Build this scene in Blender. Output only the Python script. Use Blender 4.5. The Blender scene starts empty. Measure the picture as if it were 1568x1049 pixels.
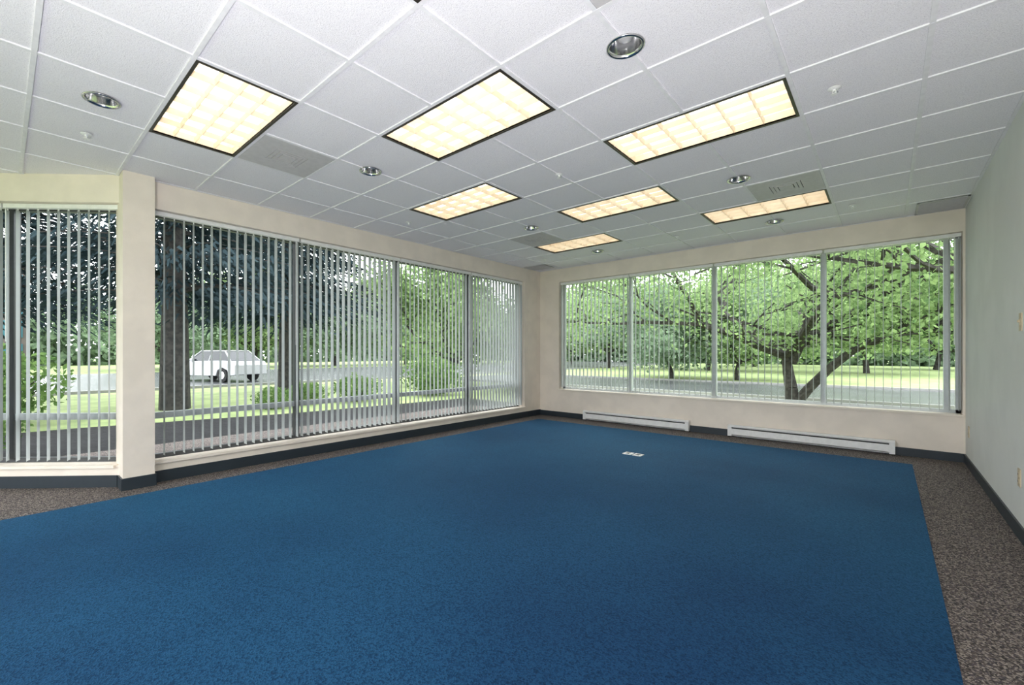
import bpy, bmesh, math, random
from mathutils import Vector, Matrix
random.seed(7)
R = random.random
def U(a, b): return a + (b - a) * random.random()

# ------------------------------------------------------------------ materials
def new_mat(name):
    m = bpy.data.materials.new(name); m.use_nodes = True
    nt = m.node_tree; nt.nodes.clear()
    o = nt.nodes.new('ShaderNodeOutputMaterial')
    return m, nt, o
def pmat(name, col, rough=0.6, metal=0.0, col2=None, scale=20, bump=0.0, bscale=None, detail=3, sheen=0.0, spec=0.4,
         ramp=(0.4, 0.6)):
    m, nt, o = new_mat(name)
    b = nt.nodes.new('ShaderNodeBsdfPrincipled')
    b.inputs['Base Color'].default_value = (*col, 1)
    b.inputs['Roughness'].default_value = rough
    b.inputs['Metallic'].default_value = metal
    b.inputs['Specular IOR Level'].default_value = spec
    if sheen:
        b.inputs['Sheen Weight'].default_value = sheen
        b.inputs['Sheen Roughness'].default_value = 0.4
    tc = nt.nodes.new('ShaderNodeTexCoord')
    n = nt.nodes.new('ShaderNodeTexNoise'); n.inputs['Scale'].default_value = scale
    n.inputs['Detail'].default_value = detail
    nt.links.new(tc.outputs['Object'], n.inputs['Vector'])
    r = nt.nodes.new('ShaderNodeValToRGB')
    c2 = col2 if col2 else tuple(c * 0.94 for c in col)
    r.color_ramp.elements[0].position = ramp[0]; r.color_ramp.elements[1].position = ramp[1]
    r.color_ramp.elements[0].color = (*c2, 1); r.color_ramp.elements[1].color = (*col, 1)
    nt.links.new(n.outputs['Fac'], r.inputs['Fac'])
    nt.links.new(r.outputs['Color'], b.inputs['Base Color'])
    if bump:
        n2 = nt.nodes.new('ShaderNodeTexNoise'); n2.inputs['Scale'].default_value = bscale or scale
        n2.inputs['Detail'].default_value = 4
        nt.links.new(tc.outputs['Object'], n2.inputs['Vector'])
        bp = nt.nodes.new('ShaderNodeBump'); bp.inputs['Strength'].default_value = bump
        bp.inputs['Distance'].default_value = 0.01
        nt.links.new(n2.outputs['Fac'], bp.inputs['Height'])
        nt.links.new(bp.outputs['Normal'], b.inputs['Normal'])
    nt.links.new(b.outputs['BSDF'], o.inputs['Surface'])
    return m
def emat(name, col, s):
    m, nt, o = new_mat(name)
    e = nt.nodes.new('ShaderNodeEmission'); e.inputs['Strength'].default_value = s
    tc = nt.nodes.new('ShaderNodeTexCoord')
    n = nt.nodes.new('ShaderNodeTexNoise'); n.inputs['Scale'].default_value = 9
    nt.links.new(tc.outputs['Object'], n.inputs['Vector'])
    r = nt.nodes.new('ShaderNodeValToRGB')
    r.color_ramp.elements[0].position = .34; r.color_ramp.elements[1].position = .56
    r.color_ramp.elements[0].color = (col[0] * .80, col[1] * .68, col[2] * .55, 1)
    r.color_ramp.elements[1].color = (*col, 1)
    nt.links.new(n.outputs['Fac'], r.inputs['Fac'])
    nt.links.new(r.outputs['Color'], e.inputs['Color'])
    nt.links.new(e.outputs[0], o.inputs['Surface'])
    return m
def leafmat(name, c1, c2, scale=1.2, trans=0.45):
    m, nt, o = new_mat(name)
    tc = nt.nodes.new('ShaderNodeTexCoord')
    n = nt.nodes.new('ShaderNodeTexNoise'); n.inputs['Scale'].default_value = scale; n.inputs['Detail'].default_value = 8
    n.inputs['Roughness'].default_value = .75
    nt.links.new(tc.outputs['Object'], n.inputs['Vector'])
    r = nt.nodes.new('ShaderNodeValToRGB')
    r.color_ramp.elements[0].position = .36; r.color_ramp.elements[1].position = .64
    r.color_ramp.elements[0].color = (*c1, 1); r.color_ramp.elements[1].color = (*c2, 1)
    nt.links.new(n.outputs['Fac'], r.inputs['Fac'])
    d = nt.nodes.new('ShaderNodeBsdfDiffuse'); t = nt.nodes.new('ShaderNodeBsdfTranslucent')
    mx = nt.nodes.new('ShaderNodeMixShader'); mx.inputs[0].default_value = trans
    nt.links.new(r.outputs['Color'], d.inputs['Color']); nt.links.new(r.outputs['Color'], t.inputs['Color'])
    nt.links.new(d.outputs[0], mx.inputs[1]); nt.links.new(t.outputs[0], mx.inputs[2])
    nt.links.new(mx.outputs[0], o.inputs['Surface'])
    return m
def glassmat(name):
    m, nt, o = new_mat(name)
    t = nt.nodes.new('ShaderNodeBsdfTransparent'); t.inputs[0].default_value = (.95, .98, .97, 1)
    nt.links.new(t.outputs[0], o.inputs['Surface'])
    return m

M_cream = pmat('paint_cream', (.89, .80, .70), .55, scale=4, bump=.08, bscale=150)
M_rightw = pmat('paint_pale_grey', (.80, .81, .78), .55, scale=2, bump=.1, bscale=150)
M_base = pmat('rubber_baseboard', (.025, .035, .045), .45, scale=8)
M_tile = pmat('ceiling_tile', (.89, .87, .92), .9, col2=(.74, .72, .775), scale=160, detail=2, bump=.35, bscale=180, ramp=(.36, .46))
M_tbar = pmat('tbar_white', (.85, .84, .88), .5)
M_frame_dark = pmat('anodised_dark', (.10, .105, .11), .4, .3)
M_frame_lt = pmat('aluminium_light', (.50, .53, .54), .4, .2)
M_glass = glassmat('window_glass')
M_trim = pmat('light_trim_black', (.03, .025, .02), .4)
M_louver = pmat('louver_cream', (.93, .82, .66), .4)
M_emit = emat('fluorescent_lens', (1.0, .92, .77), 1.8)
M_white = pmat('enamel_white', (.90, .90, .90), .35)
M_plastic = pmat('plastic_ivory', (.62, .52, .36), .4)
M_dark = pmat('dark_slot', (.02, .02, .02), .7)
M_chrome = pmat('chrome_reflector', (.62, .62, .63), .15, 1.0)
M_lamp = pmat('frosted_lamp', (.6, .6, .6), .3)
M_diff = pmat('diffuser_paint', (.60, .58, .60), .5)
M_bark = pmat('bark', (.055, .05, .045), .9, col2=(.022, .02, .018), scale=12, bump=.8)
M_barkd = pmat('bark_conifer', (.045, .042, .04), .9, col2=(.018, .018, .018), scale=10, bump=.8)
M_leaf = leafmat('leaf_green', (.065, .13, .055), (.40, .54, .24), 3.0, .5)
M_leaf2 = leafmat('leaf_deep', (.10, .16, .105), (.31, .42, .26), 2.5, .5)
M_leafy = leafmat('leaf_bush', (.06, .125, .045), (.22, .34, .11), 3)
M_need = leafmat('needles', (.016, .028, .034), (.045, .066, .074), 1.5, .15)
M_grass = pmat('lawn', (.29, .36, .15), .95, col2=(.21, .275, .11), scale=1.5, detail=8)
M_mulch = pmat('mulch', (.016, .016, .018), .95, col2=(.006, .006, .007), scale=14, detail=8, bump=1, bscale=25)
M_asph = pmat('wet_asphalt', (.12, .125, .13), .25, col2=(.085, .09, .095), scale=.8, detail=8)
M_conc = pmat('concrete_curb', (.30, .30, .29), .8, scale=5)
M_carw = pmat('car_paint_white', (.50, .51, .53), .25)
M_carg = pmat('car_glass', (.02, .025, .03), .08)
M_tyre = pmat('tyre', (.02, .02, .02), .8)
M_bteal = pmat('facade_teal', (.03, .12, .15), .3, scale=.5)
M_bbrick = pmat('facade_panel', (.10, .085, .08), .8, scale=.5)

def slatmat():
    m, nt, o = new_mat('blind_vinyl')
    tc = nt.nodes.new('ShaderNodeTexCoord')
    n = nt.nodes.new('ShaderNodeTexNoise'); n.inputs['Scale'].default_value = 3
    nt.links.new(tc.outputs['Object'], n.inputs['Vector'])
    r = nt.nodes.new('ShaderNodeValToRGB')
    r.color_ramp.elements[0].color = (.53, .56, .56, 1); r.color_ramp.elements[1].color = (.59, .62, .62, 1)
    nt.links.new(n.outputs['Fac'], r.inputs['Fac'])
    d = nt.nodes.new('ShaderNodeBsdfDiffuse'); t = nt.nodes.new('ShaderNodeBsdfTranslucent')
    mx = nt.nodes.new('ShaderNodeMixShader'); mx.inputs[0].default_value = .18
    nt.links.new(r.outputs['Color'], d.inputs['Color']); nt.links.new(r.outputs['Color'], t.inputs['Color'])
    nt.links.new(d.outputs[0], mx.inputs[1]); nt.links.new(t.outputs[0], mx.inputs[2])
    nt.links.new(mx.outputs[0], o.inputs['Surface'])
    return m
M_slat = slatmat()

def carpet(name, cols, scale, big=None, sheen=.3, tint=None, spec=.15, rough=.9):
    m, nt, o = new_mat(name)
    b = nt.nodes.new('ShaderNodeBsdfPrincipled'); b.inputs['Roughness'].default_value = rough
    b.inputs['Specular IOR Level'].default_value = spec
    b.inputs['Sheen Weight'].default_value = sheen; b.inputs['Sheen Roughness'].default_value = .35
    b.inputs['Sheen Tint'].default_value = (*(tint or cols[-1]), 1)
    tc = nt.nodes.new('ShaderNodeTexCoord')
    v = nt.nodes.new('ShaderNodeTexVoronoi'); v.inputs['Scale'].default_value = scale
    nt.links.new(tc.outputs['Object'], v.inputs['Vector'])
    sx = nt.nodes.new('ShaderNodeSeparateColor'); nt.links.new(v.outputs['Color'], sx.inputs[0])
    r = nt.nodes.new('ShaderNodeValToRGB'); r.color_ramp.interpolation = 'CONSTANT' if len(cols) > 3 else 'LINEAR'
    els = r.color_ramp.elements
    while len(els) < len(cols): els.new(.5)
    for i, c in enumerate(cols):
        els[i].position = i / len(cols); els[i].color = (*c, 1)
    nt.links.new(sx.outputs[0], r.inputs['Fac'])
    out = r.outputs['Color']
    if big:
        n = nt.nodes.new('ShaderNodeTexNoise'); n.inputs['Scale'].default_value = .42; n.inputs['Detail'].default_value = 4
        nt.links.new(tc.outputs['Object'], n.inputs['Vector'])
        r2 = nt.nodes.new('ShaderNodeValToRGB')
        r2.color_ramp.elements[0].position = .38; r2.color_ramp.elements[1].position = .64
        r2.color_ramp.elements[0].color = (.72, .70, .78, 1); r2.color_ramp.elements[1].color = (1.35, 1.35, 1.18, 1)
        nt.links.new(n.outputs['Fac'], r2.inputs['Fac'])
        mx = nt.nodes.new('ShaderNodeMix'); mx.data_type = 'RGBA'; mx.blend_type = 'MULTIPLY'
        mx.inputs[0].default_value = 1
        nt.links.new(out, mx.inputs[6]); nt.links.new(r2.outputs['Color'], mx.inputs[7])
        out = mx.outputs[2]
    nt.links.new(out, b.inputs['Base Color'])
    bp = nt.nodes.new('ShaderNodeBump'); bp.inputs['Strength'].default_value = .5; bp.inputs['Distance'].default_value = .004
    nt.links.new(v.outputs['Distance'], bp.inputs['Height']); nt.links.new(bp.outputs['Normal'], b.inputs['Normal'])
    nt.links.new(b.outputs[0], o.inputs['Surface'])
    return m
M_blue = carpet('carpet_blue', [(.004, .021, .064), (.007, .038, .104), (.012, .058, .146)], 150, True, .22, (.08, .50, .82), .12, .8)
M_grey = carpet('carpet_speckled', [(.04, .037, .037), (.18, .155, .14), (.10, .082, .075), (.31, .27, .24), (.08, .07, .08)], 150, None, .1)

# ------------------------------------------------------------------ mesh builder
class MB:
    def __init__(s, xf=None):
        s.v = []; s.f = []; s.m = []; s.xf = xf
    def P(s, p):
        p = s.xf(*p) if s.xf else p
        s.v.append(tuple(p)); return len(s.v) - 1
    def face(s, pts, m=0):
        s.f.append([s.P(p) for p in pts]); s.m.append(m)
    def box(s, x0, x1, y0, y1, z0, z1, m=0):
        i = [s.P(p) for p in ((x0, y0, z0), (x1, y0, z0), (x1, y1, z0), (x0, y1, z0), (x0, y0, z1), (x1, y0, z1), (x1, y1, z1), (x0, y1, z1))]
        for q in ((0, 3, 2, 1), (4, 5, 6, 7), (0, 1, 5, 4), (1, 2, 6, 5), (2, 3, 7, 6), (3, 0, 4, 7)):
            s.f.append([i[k] for k in q]); s.m.append(m)
    def prism(s, poly, a0, a1, axis='x', m=0):
        def mk(a, u, v): return (a, u, v) if axis == 'x' else ((u, a, v) if axis == 'y' else (u, v, a))
        A = [s.P(mk(a0, u, v)) for u, v in poly]; B = [s.P(mk(a1, u, v)) for u, v in poly]
        n = len(poly)
        for k in range(n):
            s.f.append([A[k], A[(k + 1) % n], B[(k + 1) % n], B[k]]); s.m.append(m)
        s.f.append(A[::-1]); s.m.append(m); s.f.append(B); s.m.append(m)
    def tube(s, p0, p1, r0, r1, n=6, m=0, cap=True):
        p0 = Vector(p0); p1 = Vector(p1); d = (p1 - p0)
        if d.length < 1e-6: return
        d.normalize()
        a = d.orthogonal().normalized(); b = d.cross(a)
        A = []; B = []
        for k in range(n):
            t = 2 * math.pi * k / n; o = a * math.cos(t) + b * math.sin(t)
            A.append(s.P(p0 + o * r0)); B.append(s.P(p1 + o * r1))
        for k in range(n):
            s.f.append([A[k], A[(k + 1) % n], B[(k + 1) % n], B[k]]); s.m.append(m)
        if cap:
            s.f.append(A[::-1]); s.m.append(m); s.f.append(B); s.m.append(m)
    def lathe(s, c, prof, n=24, m=0, cap=True):
        rings = []
        for r, z in prof:
            rings.append([s.P((c[0] + r * math.cos(2 * math.pi * k / n), c[1] + r * math.sin(2 * math.pi * k / n), c[2] + z)) for k in range(n)])
        for A, B in zip(rings, rings[1:]):
            for k in range(n):
                s.f.append([A[k], A[(k + 1) % n], B[(k + 1) % n], B[k]]); s.m.append(m)
        if cap: s.f.append(rings[-1]); s.m.append(m)
    def build(s, name, mats, smooth=False, recalc=True, origin=None, bevel=0):
        me = bpy.data.meshes.new(name)
        v = s.v
        if origin: v = [(a - origin[0], b - origin[1], c - origin[2]) for a, b, c in v]
        me.from_pydata(v, [], s.f)
        for mt in mats: me.materials.append(mt)
        me.polygons.foreach_set('material_index', s.m)
        if smooth: me.polygons.foreach_set('use_smooth', [True] * len(s.f))
        me.update()
        if recalc:
            bm = bmesh.new(); bm.from_mesh(me); bmesh.ops.recalc_face_normals(bm, faces=bm.faces); bm.to_mesh(me); bm.free()
        ob = bpy.data.objects.new(name, me); bpy.context.scene.collection.objects.link(ob)
        if origin: ob.location = origin
        if bevel:
            b = ob.modifiers.new('bevel', 'BEVEL'); b.width = bevel; b.segments = 2; b.limit_method = 'ANGLE'
        return ob

# ------------------------------------------------------------------ dimensions
H = 2.91
XL, XR, YB, YF = -5.22, 0.667, 7.45, -2.92
S2 = math.sqrt(.5)
A0 = (-5.30, 0.7525)
fL = lambda s, w, z: (XL - w, s, z)
fB = lambda s, w, z: (s, YB + w, z)
fF = lambda s, w, z: (s, YF - w, z)
fA = lambda s, w, z: (A0[0] - s * S2 - w * S2, A0[1] - s * S2 + w * S2, z)
ZT, ZB_L, ZB_B = 2.65, .20, .54
LA = 2.6
XE, YE = A0[0] - LA * S2, A0[1] - LA * S2

# ------------------------------------------------------------------ floor
mb = MB(); mb.box(-7.4, .88, -3.1, 7.68, -.10, 0.0)
mb.build('floor', [M_grey])
mb = MB(); mb.box(-4.87, .214, YF + .01, 6.9, 0.0005, .006)
mb.build('blue_carpet', [M_blue])

# ------------------------------------------------------------------ walls
mb = MB(fL)
mb.box(.95, YB, 0, .22, ZT, 3.05); mb.box(.95, YB, 0, .22, -.1, ZB_L)
mb.box(6.92, YB, 0, .22, ZB_L, ZT)
mb.build('wall_left', [M_cream])
mb = MB(fB)
mb.box(XL - .22, XR + .2, 0, .22, ZT, 3.05); mb.box(XL - .22, XR + .2, 0, .22, -.1, ZB_B)
mb.box(XL - .22, -4.77, 0, .22, ZB_B, ZT); mb.box(.645, XR + .2, 0, .22, ZB_B, ZT)
mb.build('wall_back', [M_cream])
mb = MB(); mb.box(XR, XR + .2, YF - .2, YB, -.1, 3.05)
mb.build('wall_right', [M_rightw])
mb = MB(fA)
mb.box(0, LA + .1, 0, .2, ZT + .01, 3.05); mb.box(0, LA + .1, 0, .2, -.1, ZB_L)
mb.box(LA - .15, LA + .1, 0, .2, ZB_L, ZT + .01)
mb.build('wall_left_angled', [M_cream])
mb = MB(); mb.box(XE - .2, XE, YF - .2, YE, -.1, 3.05)
mb.build('wall_left_rear', [M_cream])
mb = MB(fF)
mb.box(XE - .2, XR + .2, 0, .2, ZT, 3.05); mb.box(XE - .2, XR + .2, 0, .2, -.1, ZB_L)
mb.box(XE - .2, XE + .3, 0, .2, ZB_L, ZT); mb.box(XR - .3, XR + .2, 0, .2, ZB_L, ZT)
mb.build('wall_front', [M_cream])  # the opening in this unseen wall is added to admit fill daylight
mb = MB(); mb.box(-5.46, -5.12, .7525, .992, -.1, 3.05)
mb.box(-5.30, -5.108, .740, 1.004, 0.0, .11, 1)
mb.build('pillar', [M_cream, M_base])

# baseboards
mb = MB(fL); mb.box(1.004, YB, -.012, 0, 0, .11); mb.build('baseboard_left', [M_base])
mb = MB(fB); mb.box(XL + .012, XR - .012, -.012, 0, 0, .10); mb.build('baseboard_back', [M_base])
mb = MB(); mb.box(XR - .012, XR, YF, YB, 0, .10); mb.build('baseboard_right', [M_base])
mb = MB(fA); mb.box(.012, LA, -.012, 0, 0, .11); mb.build('baseboard_angled', [M_base])

def sill(name, f, s0, s1, z):
    mb = MB(f); mb.box(s0, s1, -.028, .14, z - .022, z + .006)
    mb.build(name, [M_cream], bevel=.004)
sill('trim_1', fL, .995, 6.94, ZB_L)
sill('trim_2', fB, -4.79, .655, ZB_B)
sill('trim_3', fA, .03, LA - .12, ZB_L)

# ------------------------------------------------------------------ ceiling (tiles + T-bars)
px, py = .6075, .61
gx = [.1725 + px * k for k in range(-12, 2)]
gy = [.737 + py * k for k in range(-6, 12)]
def near(a, lst): return min(range(len(lst)), key=lambda i: abs(lst[i] - a))
lights = [(-4.08, .737), (-2.865, 1.957), (-1.65, 3.177), (-4.08, 3.177), (-2.865, 4.397), (-1.65, 5.617), (-4.08, 5.617),
          (-1.65, .737), (-2.865, -.483), (-4.08, -1.703), (-1.65, -1.703)]
diffs = [(-4.08, 1.347), (-1.0425, 5.007), (-4.08, 5.007), (-1.0425, 1.347)]
downs = ((-1.0425, 2.284), (-3.80, .450), (-3.4725, 2.281), (-1.0425, 4.76), (-3.4725, 4.75), (-1.0425, 6.60), (-3.4725, 6.57), (-1.0425, -.2))
lightcells = set(); lightpairs = set()
for (a, b) in lights:
    i, j = near(a, gx), near(b, gy); lightcells |= {(i, j), (i + 1, j)}; lightpairs.add((i + 1, j))
diffcells = {(near(a, gx), near(b, gy)) for a, b in diffs}
def inside(x, y):
    if x < XL - .2 and (x - A0[0]) * (-S2) + (y - A0[1]) * S2 > .25: return False
    return True
mb = MB()
for i in range(len(gx) - 1):
    for j in range(len(gy) - 1):
        if (i, j) in lightcells or (i, j) in diffcells: continue
        x0, x1, y0, y1 = gx[i], gx[i + 1], gy[j], gy[j + 1]
        if not any(inside(a, b) for a, b in ((x0, y0), (x1, y0), (x0, y1), (x1, y1))): continue
        if y0 > YB - .02: continue
        e = .0006
        mb.box(x0 + e, min(x1, XR + .1) - e, y0 + e, min(y1, YB + .05) - e, H + .008, H + .02, 0)
ceil = mb.build('ceiling', [M_tile])
cut = MB()
for (x, y) in downs: cut.tube((x, y, H - .05), (x, y, H + .08), .088, .088, 28, 0)
cutter = cut.build('cut', [M_tile])
bo = ceil.modifiers.new('holes', 'BOOLEAN'); bo.operation = 'DIFFERENCE'; bo.object = cutter; bo.solver = 'EXACT'
dg = bpy.context.evaluated_depsgraph_get(); dg.update()
newme = bpy.data.meshes.new_from_object(ceil.evaluated_get(dg))
ceil.modifiers.clear(); ceil.data = newme
bpy.data.objects.remove(cutter)
# T bars
mb = MB()
w = .012
def seg(axis, c, lo, hi, z):
    cuts = []
    for (x, y) in downs:
        a, b = (x, y) if axis == 'x' else (y, x)
        if abs(a - c) < .07 and lo - .1 < b < hi + .1: cuts.append(b)
    spans = [(lo, hi)]
    for b in cuts:
        ns = []
        for (p, q) in spans:
            if b - .088 > p: ns.append((p, min(q, b - .088)))
            if b + .088 < q: ns.append((max(p, b + .088), q))
        spans = ns
    for p, q in spans:
        if axis == 'x': mb.box(c - w, c + w, p, q, z, H + .0095, 0)
        else: mb.box(p, q, c - w, c + w, z, H + .009, 0)
for i, x in enumerate(gx):
    if x > XR: continue
    for j in range(len(gy) - 1):
        if (i, j) in lightpairs: continue
        y0, y1 = gy[j], gy[j + 1]
        hi = min(YB, y1); lo = max(YF, y0)
        if x < A0[0]: hi = min(hi, A0[1] - (A0[0] - x))
        if hi > lo + .01: seg('x', x, lo, hi, H)
for j, y in enumerate(gy):
    xlo = XL if y > .75 else max(XE, A0[0] - (A0[1] - y))
    if y >= YB - .02: continue
    seg('y', y, xlo, XR, H - .0006)
mb.box(XL, XR, YB - .02, YB, H - .001, H + .006, 0)
mb.box(XL, XL + .02, .99, YB - .02, H - .001, H + .006, 0); mb.box(XR - .02, XR, YF, YB - .02, H - .001, H + .006, 0)
g = mb.build('ceiling_grid_bars', [M_tbar]); g.parent = ceil
mb = MB(); mb.prism([(XL - .22, YB + .22), (XR + .2, YB + .22), (XR + .2, YF - .2), (XE - .2, YF - .2), (XE - .2, YE), (XL - .22, .95)], 3.05, 3.2, 'z')
mb.build('light_block_slab', [M_conc])  # unseen slab above the tiles, added to stop sky light leaking in

# ------------------------------------------------------------------ light fixtures
def troffer(x, y):
    X0, X1, Y0, Y1 = x + .012, x + 2 * px - .012, y + .012, y + py - .012
    c = ((X0 + X1) / 2, (Y0 + Y1) / 2, H)
    mb = MB()
    t = .018
    for a in ((X0, X1, Y0, Y0 + t), (X0, X1, Y1 - t, Y1), (X0, X0 + t, Y0 + t, Y1 - t), (X1 - t, X1, Y0 + t, Y1 - t)):
        mb.box(*a, H - .004, H + .012, 0)
    x0, x1, y0, y1 = X0 + t, X1 - t, Y0 + t, Y1 - t
    zt = H + .062
    e = .004
    for a in ((x0 - e, x1 + e, y0 - e, y0), (x0 - e, x1 + e, y1, y1 + e), (x0 - e, x0, y0, y1), (x1, x1 + e, y0, y1)):
        mb.box(*a, H + .0, zt, 1)
    mb.box(x0 - e, x1 + e, y0 - e, y1 + e, zt + .001, zt + .02, 1)
    mb.face([(x0, y0, zt), (x1, y0, zt), (x1, y1, zt), (x0, y1, zt)], 2)
    for k in range(1, 6):
        xx = x0 + (x1 - x0) * k / 6
        mb.prism([(xx - .001, H + .006), (xx + .001, H + .006), (xx + .006, H + .044), (xx - .006, H + .044)], y0, y1, 'y', 1)
    for k in range(1, 4):
        yy = y0 + (y1 - y0) * k / 4
        mb.prism([(yy - .001, H + .006), (yy + .001, H + .006), (yy + .006, H + .044), (yy - .006, H + .044)], x0, x1, 'x', 1)
    mb.build('ceiling_light_fixture', [M_trim, M_louver, M_emit], origin=c)
for a, b in lights: troffer(gx[near(a, gx)], gy[near(b, gy)])

def diffuser(x, y):
    X0, X1, Y0, Y1 = x + .012, x + px - .012, y + .012, y + py - .012
    cx, cy = (X0 + X1) / 2, (Y0 + Y1) / 2
    mb = MB()
    mb.box(X0, X1, Y0, Y1, H + .02, H + .03, 1)
    def ring(a, b, z0, z1, m):
        for q in ((cx - a, cx + a, cy - a, cy - b), (cx - a, cx + a, cy + b, cy + a), (cx - a, cx - b, cy - b, cy + b), (cx + b, cx + a, cy - b, cy + b)):
            mb.box(*q, z0, z1, m)
    ring(.29, .13, H + .0, H + .006, 0)
    ring(.124, .098, H - .001, H + .008, 0)
    ring(.092, .066, H - .002, H + .008, 0)
    mb.box(cx - .058, cx + .058, cy - .058, cy + .058, H - .003, H + .006, 0)
    mb.build('ceiling_air_diffuser', [M_diff, M_dark], origin=(cx, cy, H))
for a, b in diffs: diffuser(gx[near(a, gx)], gy[near(b, gy)])

def grille(x0, x1, y0, y1, n):
    mb = MB()
    z0, z1 = H - .008, H - .0005
    mb.box(x0, x1, y0, y1, H - .003, H - .0005, 1)
    mb.box(x0, x1, y0, y0 + .02, z0, z1); mb.box(x0, x1, y1 - .02, y1, z0, z1)
    mb.box(x0, x0 + .02, y0, y1, z0, z1); mb.box(x1 - .02, x1, y0, y1, z0, z1)
    for k in range(n):
        yy = y0 + .02 + (y1 - y0 - .04) * (k + .5) / n
        mb.box(x0 + .02, x1 - .02, yy - .006, yy + .004, z0, z1)
    mb.build('ceiling_return_grille', [M_diff, M_dark], origin=((x0 + x1) / 2, (y0 + y1) / 2, H))
grille(.25, .655, 6.86, 7.40, 16)
grille(-5.19, -4.72, 6.86, 7.20, 10)

def downlight(x, y):
    mb = MB()
    mb.lathe((x, y, H), [(.082, .004), (.100, -.001), (.100, -.005), (.092, -.009), (.084, -.006), (.080, .010), (.072, .055), (.055, .085), (.040, .10)], 32, 0)
    mb.lathe((x, y, H), [(.038, .098), (.042, .060), (.036, .040), (.020, .034), (.001, .033)], 24, 1, True)
    mb.build('recessed_downlight', [M_chrome, M_lamp], smooth=True, recalc=True, origin=(x, y, H))
for p in downs: downlight(*p)

def sprinkler(x, y):
    mb = MB()
    mb.lathe((x, y, H), [(.034, -.0005), (.034, -.003), (.020, -.009), (.010, -.010), (.010, -.020), (.004, -.022)], 18)
    for k in (-1, 1): mb.tube((x + k * .010, y, H - .018), (x + k * .005, y, H - .036), .0025, .0025, 6)
    mb.lathe((x, y, H), [(.004, -.034), (.017, -.036), (.017, -.039), (.001, -.040)], 14)
    mb.build('fire_sprinkler', [M_white], origin=(x, y, H))
for p in ((-.241, 3.526), (-4.469, .44), (-4.46, 3.49), (-.278, 6.45), (-4.45, 6.5), (-2.24, 3.5), (-2.2, 6.5)): sprinkler(*p)

# ------------------------------------------------------------------ windows
wc = [0]
def window(f, s0, s1, z0, z1, mull, rail, mf):
    wc[0] += 1
    mb = MB(f)
    a, b = .145, .205
    t = .045
    mb.box(s0, s1, a, b, z0, z0 + t, 0); mb.box(s0, s1, a, b, z1 - t, z1, 0)
    mb.box(s0, s0 + t, a, b, z0, z1, 0); mb.box(s1 - t, s1, a, b, z0, z1, 0)
    for m_ in mull: mb.box(m_ - .028, m_ + .028, a - .01, b, z0 + t, z1 - t, 0)
    if rail: mb.box(s0 + t, s1 - t, a, b, rail - .03, rail + .03, 2)
    mb.face([(s0, .175, z0), (s1, .175, z0), (s1, .175, z1), (s0, .175, z1)], 1)
    mb.build('window_%d' % wc[0], [mf, M_glass, M_frame_lt])
window(fL, .992, 6.92, ZB_L, ZT, [2.47, 3.98, 5.48], .63, M_frame_dark)
window(fB, -4.77, .645, ZB_B, ZT, [-3.37, -2.0, -.64, .53], None, M_frame_lt)
window(fA, .03, LA - .15, ZB_L, ZT + .01, [1.10], .64, M_frame_dark)
window(fF, XE + .3, XR - .3, ZB_L, ZT, [-5.5, -4, -2.5, -1], .63, M_frame_dark)  # unseen window behind the camera, added to brighten the room with daylight

# ------------------------------------------------------------------ vertical blinds
def blind(f, s0, s1, zb, zt, phi, pitch=.080, wc_=.075, wid=.089):
    mb = MB(f)
    mb.box(s0, s1, wc_ - .022, wc_ + .022, zt - .045, zt - .004, 1)
    n = max(2, int((s1 - s0 - .03) / pitch))
    p = (s1 - s0 - .04) / n
    for k in range(n + 1):
        s = s0 + .02 + p * k
        a = math.radians(phi + U(-2.5, 2.5))
        ds, dw = math.sin(a), math.cos(a)
        ns, nw = dw, -ds
        top, bot = zt - .06, zb
        pts = []
        for q, bow in ((-.5, 0), (-.25, .0035), (0, .005), (.25, .0035), (.5, 0)):
            pts.append((s + ds * q * wid + ns * bow, wc_ + dw * q * wid + nw * bow))
        for u, v in zip(pts, pts[1:]):
            mb.face([(u[0], u[1], bot), (v[0], v[1], bot), (v[0], v[1], top), (u[0], u[1], top)], 0)
        mb.box(s - .004, s + .004, wc_ - .004, wc_ + .004, top - .005, zt - .04, 1)
    mb.tube((s1 - .06, wc_ - .06, zt - .05), (s1 - .06, wc_ - .06, zt - 1.3), .004, .004, 6, 1)
    mb.build('vertical_blind', [M_slat, M_white], recalc=False)
for (a, b, ph) in ((.998, 2.46, 4), (2.48, 3.97, 6), (3.99, 5.47, 26), (5.49, 6.915, 20)):
    blind(fL, a, b, .235, ZT, ph)
for (a, b, ph) in ((-4.765, -3.37, -12), (-3.35, -2.0, -9), (-1.98, -.64, -5), (-.62, .64, 3)):
    blind(fB, a, b, .575, ZT, ph)
for (a, b, ph) in ((.035, 1.09, 28), (1.11, 2.44, 28)):
    blind(fA, a, b, .235, ZT + .01, ph, pitch=.088)

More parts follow.
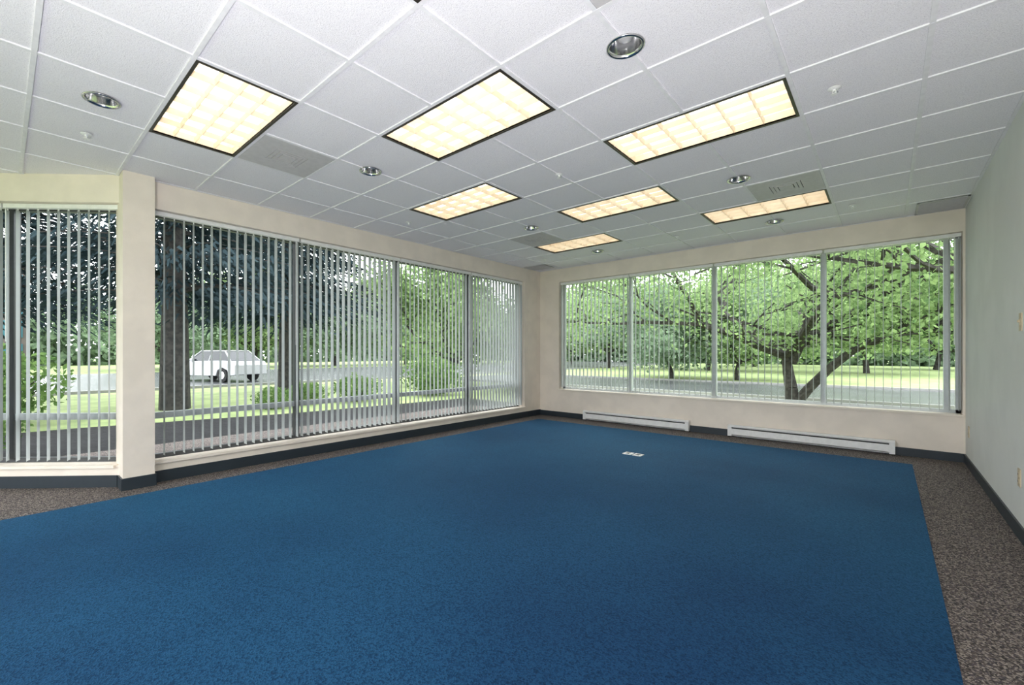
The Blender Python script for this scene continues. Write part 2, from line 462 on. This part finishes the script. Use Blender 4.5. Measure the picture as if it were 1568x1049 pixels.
# ------------------------------------------------------------------ baseboard heaters
def heater(x0, x1):
    yb = YB - .013
    mb = MB()
    g = lambda d: yb - d
    mb.box(x0, x1, g(.006), g(0), .03, .17, 0)
    mb.prism([(g(0), .178), (g(.050), .178), (g(.070), .158), (g(.066), .152), (g(.048), .172), (g(0), .172)], x0, x1, 'x', 0)
    mb.prism([(g(.068), .128), (g(.072), .124), (g(.072), .045), (g(.062), .034), (g(.059), .036), (g(.067), .047), (g(.067), .124)], x0 + .0, x1, 'x', 0)
    mb.box(x0, x1, g(.045), g(.0), .018, .024, 0)
    mb.box(x0 + .05, x1 - .05, g(.055), g(.01), .055, .135, 1)
    for xa, xb in ((x0 - .004, x0 + .05), (x1 - .05, x1 + .004)):
        mb.prism([(g(0), .016), (g(.074), .016), (g(.075), .158), (g(.052), .180), (g(0), .180)], xa, xb, 'x', 0)
    mb.box(x0, x0 + .03, g(.05), g(0), 0, .018, 1); mb.box(x1 - .03, x1, g(.05), g(0), 0, .018, 1)
    mb.build('baseboard_heater', [M_white, M_dark], origin=((x0 + x1) / 2, yb, 0))
heater(-4.19, -2.32); heater(-1.755, .075)

# ------------------------------------------------------------------ floor outlet, wall plates
mb = MB()
for dx in (-.062, .062):
    cx_ = -2.30 + dx
    mb.box(cx_ - .052, cx_ + .052, 5.20, 5.32, .006, .013, 0)
    mb.box(cx_ - .022, cx_ + .022, 5.225, 5.25, .013, .0145, 1); mb.box(cx_ - .022, cx_ + .022, 5.27, 5.295, .013, .0145, 1)
mb.build('floor_outlet_box', [M_white, M_dark], origin=(-2.30, 5.26, .006), bevel=.002)
def plate(name, y, z, kind):
    mb = MB(); x = XR
    mb.box(x - .006, x, y - .037, y + .037, z - .06, z + .06, 0)
    if kind == 'o':
        for dz in (-.024, .024):
            mb.box(x - .009, x - .006, y - .017, y + .017, z + dz - .015, z + dz + .015, 0)
            mb.box(x - .0095, x - .009, y - .009, y - .005, z + dz - .006, z + dz + .008, 1)
            mb.box(x - .0095, x - .009, y + .005, y + .009, z + dz - .006, z + dz + .008, 1)
    else:
        mb.box(x - .009, x - .006, y - .012, y + .012, z - .022, z + .022, 0)
        mb.box(x - .018, x - .008, y - .005, y + .005, z - .002, z + .014, 0)
    mb.build(name, [M_plastic, M_dark], origin=(x, y, z))
plate('electrical_outlet', 4.66, .408, 'o'); plate('electrical_outlet', 7.15, .39, 'o')
plate('light_switch', 4.62, 1.46, 's')

# ------------------------------------------------------------------ exterior ground
GZ = -.12
mb = MB(); mb.face([(-160, -120, GZ), (120, -120, GZ), (120, 160, GZ), (-160, 160, GZ)])
mb.build('lawn', [M_grass])
mb = MB()
mb.prism([(-5.5, .9), (-7.3, -1.2), (-7.5, -6), (-11.5, -6), (-10.8, 1), (-9.9, 4.5), (-9.4, 9.5), (-5.5, 9.5)], GZ + .002, GZ + .016, 'z')
mb.build('garden_bed', [M_mulch])
mb = MB(); mb.box(-18, 60, 15.8, 22.5, GZ + .01, GZ + .02, 0)
mb.box(-18, 60, 15.65, 15.8, GZ, GZ + .09, 1); mb.box(-18, 60, 22.5, 22.65, GZ, GZ + .09, 1)
mb.build('street', [M_asph, M_conc])
mb = MB(); mb.box(-38, -20, -60, 80, GZ + .022, GZ + .03, 0); mb.box(-20, -19.85, -60, 80, GZ, GZ + .10, 1)
mb.build('parking_lot', [M_asph, M_conc])

# ------------------------------------------------------------------ trees
def leafquad(mb, c, s, m, flat=0.0):
    a = Vector((U(-1, 1), U(-1, 1), U(-1, 1) * (1 - flat))).normalized()
    b = a.orthogonal().normalized()
    b = Matrix.Rotation(U(0, 6.28), 3, a) @ b
    l, w_ = s, s * .32
    d = b.cross(a)
    mb.face([c - b * l * .5, c + d * w_, c + b * l * .5, c - d * w_], m)
def deciduous(seed, trunk=1.7, mains=5, L=2.3, nleaf=46, leaf=.17, r=.15, lean=(0, 0), rise=(.35, 1.3), spread=.30, droop=-.05, zmin=.25, limbs=()):
    random.seed(seed)
    mb = MB()
    def grow(p, d, ln, rad, lev):
        segs = 3
        q = p
        for k in range(segs):
            d2 = (d + Vector((U(-.22, .22), U(-.22, .22), U(-.12, .16)))).normalized()
            nq = q + d2 * ln / segs
            if lev > 0 and nq.z < zmin: nq.z = zmin + .1
            r0 = rad * (1 - .35 * k / segs); r1 = rad * (1 - .35 * (k + 1) / segs)
            mb.tube(q, nq, r0, r1, 7 if lev < 2 else 4, 0, False)
            if lev >= 3:
                for _ in range(nleaf // segs):
                    c = nq + Vector((random.gauss(0, spread), random.gauss(0, spread), random.gauss(droop, spread * .8)))
                    if c.z > zmin: leafquad(mb, c, leaf * U(.7, 1.3), 1)
            q = nq; d = d2
            if lev >= 1 and lev < 4 and k < 2:
                ax = Vector((U(-1, 1), U(-1, 1), U(-.3, .5))).normalized()
                grow(q, (d * .5 + ax).normalized(), ln * .6, rad * .5, lev + 1 if lev > 1 else lev + 2)
        if lev < 4:
            n = mains if lev == 0 else 2
            for k in range(n):
                if lev == 0:
                    a = 6.28 * k / n + U(-.3, .3)
                    nd = Vector((math.cos(a), math.sin(a), U(*rise))).normalized()
                else:
                    nd = (d + Vector((U(-.9, .9), U(-.9, .9), U(-.5, .4)))).normalized()
                grow(q, nd, (L if lev == 0 else ln * .72), rad * .62, lev + 1)
    grow(Vector((0, 0, 0)), Vector((lean[0], lean[1], 1)).normalized(), trunk, r, 0)
    for limb, rr in limbs:
        n = len(limb)
        for k in range(n - 1):
            a, b = Vector(limb[k]), Vector(limb[k + 1])
            mb.tube(a, b, rr * (1 - .75 * k / (n - 1)), rr * (1 - .75 * (k + 1) / (n - 1)), 8, 0, False)
            if k >= 2:
                for s_ in (-1, 1):
                    grow(b, Vector((U(.2, .8), s_ * U(.4, 1), U(.2, .9))).normalized(), 1.1, .03, 3)
    return mb
def conifer(seed, Ht=12, r=.33, z0=2.0, L=3.6):
    random.seed(seed)
    mb = MB()
    n = 10
    for k in range(n):
        a = k / n; b = (k + 1) / n
        mb.tube((0, 0, Ht * a), (0, 0, Ht * b), r * (1 - a * .9), r * (1 - b * .9), 12, 0, False)
    z = z0
    while z < Ht:
        fr = (z - z0) / (Ht - z0)
        for k in range(7):
            a = U(0, 6.28); ln = L * (1 - fr * .85) * U(.7, 1.1)
            q = Vector((0, 0, z + U(-.2, .2)))
            d = Vector((math.cos(a), math.sin(a), .15))
            segs = 6
            for s_ in range(segs):
                nq = q + d.normalized() * ln / segs
                mb.tube(q, nq, .035 * (1 - s_ / segs) + .006, .035 * (1 - (s_ + 1) / segs) + .005, 4, 0, False)
                for _ in range(22 if s_ > 0 else 4):
                    c = q.lerp(nq, R()) + Vector((random.gauss(0, .20), random.gauss(0, .20), -abs(random.gauss(0, .26))))
                    dd = Vector((d.x + U(-.5, .5), d.y + U(-.5, .5), U(-1.4, -.1))).normalized()
                    e = dd.orthogonal().normalized() * .034
                    l = U(.14, .30)
                    mb.face([c - e, c + e, c + e * .4 + dd * l, c - e * .4 + dd * l], 1)
                q = nq; d.z -= .08
        z += .36
    return mb
def bush(seed, rx, rz, n, leaf=.10):
    random.seed(seed)
    mb = MB()
    for _ in range(14):
        a = U(0, 6.28); t = Vector((math.cos(a) * rx * .7, math.sin(a) * rx * .7, rz * U(.7, 1.4)))
        mb.tube((0, 0, 0), t, .02, .008, 4, 0, False)
    for _ in range(n):
        v = Vector((random.gauss(0, 1), random.gauss(0, 1), random.gauss(0, 1))).normalized() * (R() ** .33)
        bumpf = 1 + .18 * math.sin(5 * v.x + seed) * math.cos(4 * v.y)
        leafquad(mb, Vector((v.x * rx * bumpf, v.y * rx * bumpf, rz + v.z * rz * .98 * bumpf)), leaf * U(.7, 1.3), 1)
    return mb
def mesh_of(mb, name, mats):
    me = bpy.data.meshes.new(name); me.from_pydata(mb.v, [], mb.f)
    for m_ in mats: me.materials.append(m_)
    me.polygons.foreach_set('material_index', mb.m); me.update(); return me
def place(me, name, x, y, s=1, rz=0, z=GZ, sz=None):
    o = bpy.data.objects.new(name, me); o.location = (x, y, z); o.rotation_euler = (0, 0, rz)
    o.scale = (s, s, sz or s); bpy.context.scene.collection.objects.link(o); return o
dN = mesh_of(deciduous(17, 1.3, 5, 2.8, 60, .115, .17, (-.12, 0), rise=(.35, 1.0), spread=.34, zmin=1.35,
             limbs=(([(.05, 0, 0), (.35, -.02, .45), (.75, -.05, .95), (1.25, -.15, 1.45), (1.9, -.3, 1.78), (2.6, -.4, 1.95), (3.4, -.5, 2.2), (4.2, -.7, 2.3)], .13),
                    ([(0, 0, 1.1), (.25, -.1, 1.7), (.3, -.2, 2.4), (.7, -.3, 3.0), (1.2, -.4, 3.7)], .09))), 'deciduous_tree_near', [M_bark, M_leaf])
dR = mesh_of(deciduous(23, 1.2, 5, 3.0, 40, .12, .19, (.1, .1), rise=(.3, .9), spread=.36, zmin=1.5), 'deciduous_tree_spreading', [M_bark, M_leaf])
dC = mesh_of(deciduous(37, .9, 6, 2.3, 60, .20, .14, rise=(.2, 1.8), spread=.42, droop=-.12, zmin=.5), 'deciduous_tree_low', [M_bark, M_leaf2])
dD = mesh_of(deciduous(51, 1.0, 6, 2.5, 60, .20, .14, rise=(.2, 1.7), spread=.42, droop=-.12, zmin=.55), 'deciduous_tree_low_b', [M_bark, M_leaf])
cA = mesh_of(conifer(5, 12, .33, 2.9), 'conifer_tree_a', [M_barkd, M_need])
cB = mesh_of(conifer(9, 13, .28, 2.6, 3.2), 'conifer_tree_b', [M_barkd, M_need])
bA = mesh_of(bush(3, 1.0, .55, 2600), 'bush_a', [M_bark, M_leafy])
bB = mesh_of(bush(8, 1.3, .8, 3200, .12), 'bush_b', [M_bark, M_leafy])

for x, y, s, r_, me in ((-1.85, 14.3, 1.0, 0, dN), (3.3, 12.9, 1.0, 2.6, dR),
                        (-10.5, 38.0, 1.3, 1.0, dC), (-19, 38.0, 1.4, 2.9, dD), (-1.0, 40, 1.4, 5.1, dD),
                        (-8.6, 24.6, .95, 3.3, dC), (-5.6, 25.3, .85, .8, dD),
                        (-14, 13.5, .9, .5, dD),
                        (-44, 9, 1.4, 1.5, dC), (-46, 17, 1.5, 2.5, dD), (-45, 25, 1.5, .4, dC), (-44, 34, 1.7, .9, dD),
                        (-46, 44, 1.8, 2, dC), (-30, 50, 1.5, 2, dD), (-10, 52, 1.6, 2, dD), (3, 52, 1.5, 1, dC)):
    place(me, 'deciduous_tree', x, y, s, r_)
for x, y, s, r_, me in ((-12.9, 2.9, 1.0, 0, cA), (-18.2, -.2, 1.05, 2, cB), (-16.9, 7.4, 1.0, 4, cA), (-14.6, -3.4, 1.0, 1, cB)):
    place(me, 'conifer_tree', x, y, s, r_)
for x, y, s, r_, me in ((-11.2, 6.9, .7, 0, bA), (-11.8, -.4, 1.0, 1, bB), (-12.6, -3.2, 1.0, 2, bA), (-10.9, 9.6, .8, 3, bB),
                        (-11.2, 4.6, .5, 2, bA), (-11.6, 5.6, .55, 1, bA), (-8.2, -.6, .6, .5, bB)):
    place(me, 'garden_bush', x, y, s, r_)
def hedge(x0, y0, x1, y1, h, n):
    random.seed(99)
    mb = MB()
    for _ in range(n):
        t = R(); x = x0 + (x1 - x0) * t; y = y0 + (y1 - y0) * t
        hh = h * (.82 + .18 * math.sin(t * 37) * math.sin(t * 91 + 1))
        leafquad(mb, Vector((x + random.gauss(0, 1), y + random.gauss(0, 1), R() * hh)), U(.7, 1.3), 1)
    for k in range(30):
        t = (k + .5) / 30; x = x0 + (x1 - x0) * t; y = y0 + (y1 - y0) * t
        mb.tube((x, y, 0), (x, y, h * .6), .15, .06, 5, 0)
    place(mesh_of(mb, 'distant_tree_line', [M_bark, M_leaf2]), 'distant_tree_line', 0, 0)
hedge(-68, -50, -68, 70, 6.5, 15000)
hedge(-60, 66, 40, 66, 6.5, 15000)

# ------------------------------------------------------------------ cars
def car(x, y, rz, paint, sc=1.0):
    mb = MB()
    body = [(-2.2, .32), (-2.22, .62), (-2.12, .84), (-1.5, .92), (-.95, .96), (1.35, 1.0), (2.05, .96), (2.2, .80), (2.2, .36),
            (1.78, .32), (1.68, .56), (1.36, .68), (1.04, .56), (.94, .30), (-.98, .30), (-1.08, .56), (-1.40, .68), (-1.72, .56), (-1.82, .32)]
    mb.prism(body, -.86, .86, 'y', 0)
    lo = [(-1.05, .95), (1.85, .98)]; hi = [(-.35, 1.43), (1.25, 1.45)]
    wl, wh = .80, .62
    A = [(lo[0][0], -wl, lo[0][1]), (lo[1][0], -wl, lo[1][1]), (lo[1][0], wl, lo[1][1]), (lo[0][0], wl, lo[0][1])]
    B = [(hi[0][0], -wh, hi[0][1]), (hi[1][0], -wh, hi[1][1]), (hi[1][0], wh, hi[1][1]), (hi[0][0], wh, hi[0][1])]
    for k in range(4): mb.face([A[k], A[(k + 1) % 4], B[(k + 1) % 4], B[k]], 1)
    mb.face(B, 0)
    mb.box(-.38, 1.28, -.63, .63, 1.43, 1.48, 0)
    for sgn in (-1, 1):
        for (xa, xb) in ((-1.05, -.35), (.40, .40), (1.85, 1.25)):
            mb.tube((xa, sgn * wl, .96), (xb, sgn * wh, 1.45), .035, .035, 6, 0)
        for wx in (-1.40, 1.36):
            mb.tube((wx, sgn * .66, .32), (wx, sgn * .87, .32), .32, .32, 20, 2)
            mb.tube((wx, sgn * .86, .32), (wx, sgn * .885, .32), .19, .17, 12, 3)
        mb.box(-2.235, -2.16, sgn * .72 - .13, sgn * .72 + .13, .62, .76, 3)
        mb.box(-.75, -.60, sgn * .86 - .07, sgn * .86 + .07, .98, 1.10, 0)
    mb.box(-2.24, -2.2, -.5, .5, .42, .60, 1)
    o = mb.build('parked_car', [paint, M_carg, M_tyre, M_chrome], bevel=.03)
    o.location = (x, y, GZ + .03); o.rotation_euler = (0, 0, rz); o.scale = (sc, sc, sc)
car(-24.0, 7.2, math.radians(20), M_carw)

# ------------------------------------------------------------------ distant building
mb = MB()
mb.box(-62, -50, -10, 1.5, 0, 8, 1)
for k in range(4):
    z = .8 + k * 1.8
    mb.box(-50.05, -49.9, -9.5, 1.2, z, z + 1.3, 0)
    for j in range(7): mb.box(-49.95, -49.8, -9.5 + j * 1.7, -9.35 + j * 1.7, z, z + 1.3, 1)
mb.box(-62.2, -49.7, -10.2, 1.7, 8, 8.4, 1)
o = mb.build('office_building', [M_bteal, M_bbrick]); o.location.z = GZ

# ------------------------------------------------------------------ world, lamps
wd = bpy.data.worlds.new('overcast_sky'); bpy.context.scene.world = wd; wd.use_nodes = True
nt = wd.node_tree; nt.nodes.clear()
o = nt.nodes.new('ShaderNodeOutputWorld'); bg = nt.nodes.new('ShaderNodeBackground')
tc = nt.nodes.new('ShaderNodeTexCoord'); n = nt.nodes.new('ShaderNodeTexNoise'); n.inputs['Scale'].default_value = 2
r = nt.nodes.new('ShaderNodeValToRGB')
r.color_ramp.elements[0].color = (.90, .92, .97, 1); r.color_ramp.elements[1].color = (.98, .98, 1, 1)
nt.links.new(tc.outputs['Generated'], n.inputs['Vector']); nt.links.new(n.outputs['Fac'], r.inputs['Fac'])
nt.links.new(r.outputs['Color'], bg.inputs['Color']); bg.inputs['Strength'].default_value = 5.2
nt.links.new(bg.outputs[0], o.inputs['Surface'])

# photographer's flash bounced off the ceiling behind the camera
ld = bpy.data.lights.new('bounce_flash', 'SPOT'); ld.energy = 560; ld.spot_size = math.radians(165); ld.spot_blend = 1.0
ld.shadow_soft_size = .15; ld.color = (1, .97, .97)
lo = bpy.data.objects.new('bounce_flash', ld); lo.location = (-.25, -.9, .4)
lo.rotation_euler = (math.radians(180 - 18), 0, math.radians(10)); bpy.context.scene.collection.objects.link(lo)

# ------------------------------------------------------------------ camera
cd = bpy.data.cameras.new('camera'); cd.sensor_width = 36; cd.lens = 676 / 1568 * 36
cd.shift_x = 45 / 1568; cd.shift_y = 16.5 / 1568; cd.clip_start = .05; cd.clip_end = 500
co = bpy.data.objects.new('camera', cd); co.location = (0, 0, 1.25)
co.rotation_euler = (math.radians(90), 0, math.radians(42.45))
bpy.context.scene.collection.objects.link(co); bpy.context.scene.camera = co
bpy.context.scene.view_settings.view_transform = 'Standard'
bpy.context.scene.view_settings.exposure = 0.25
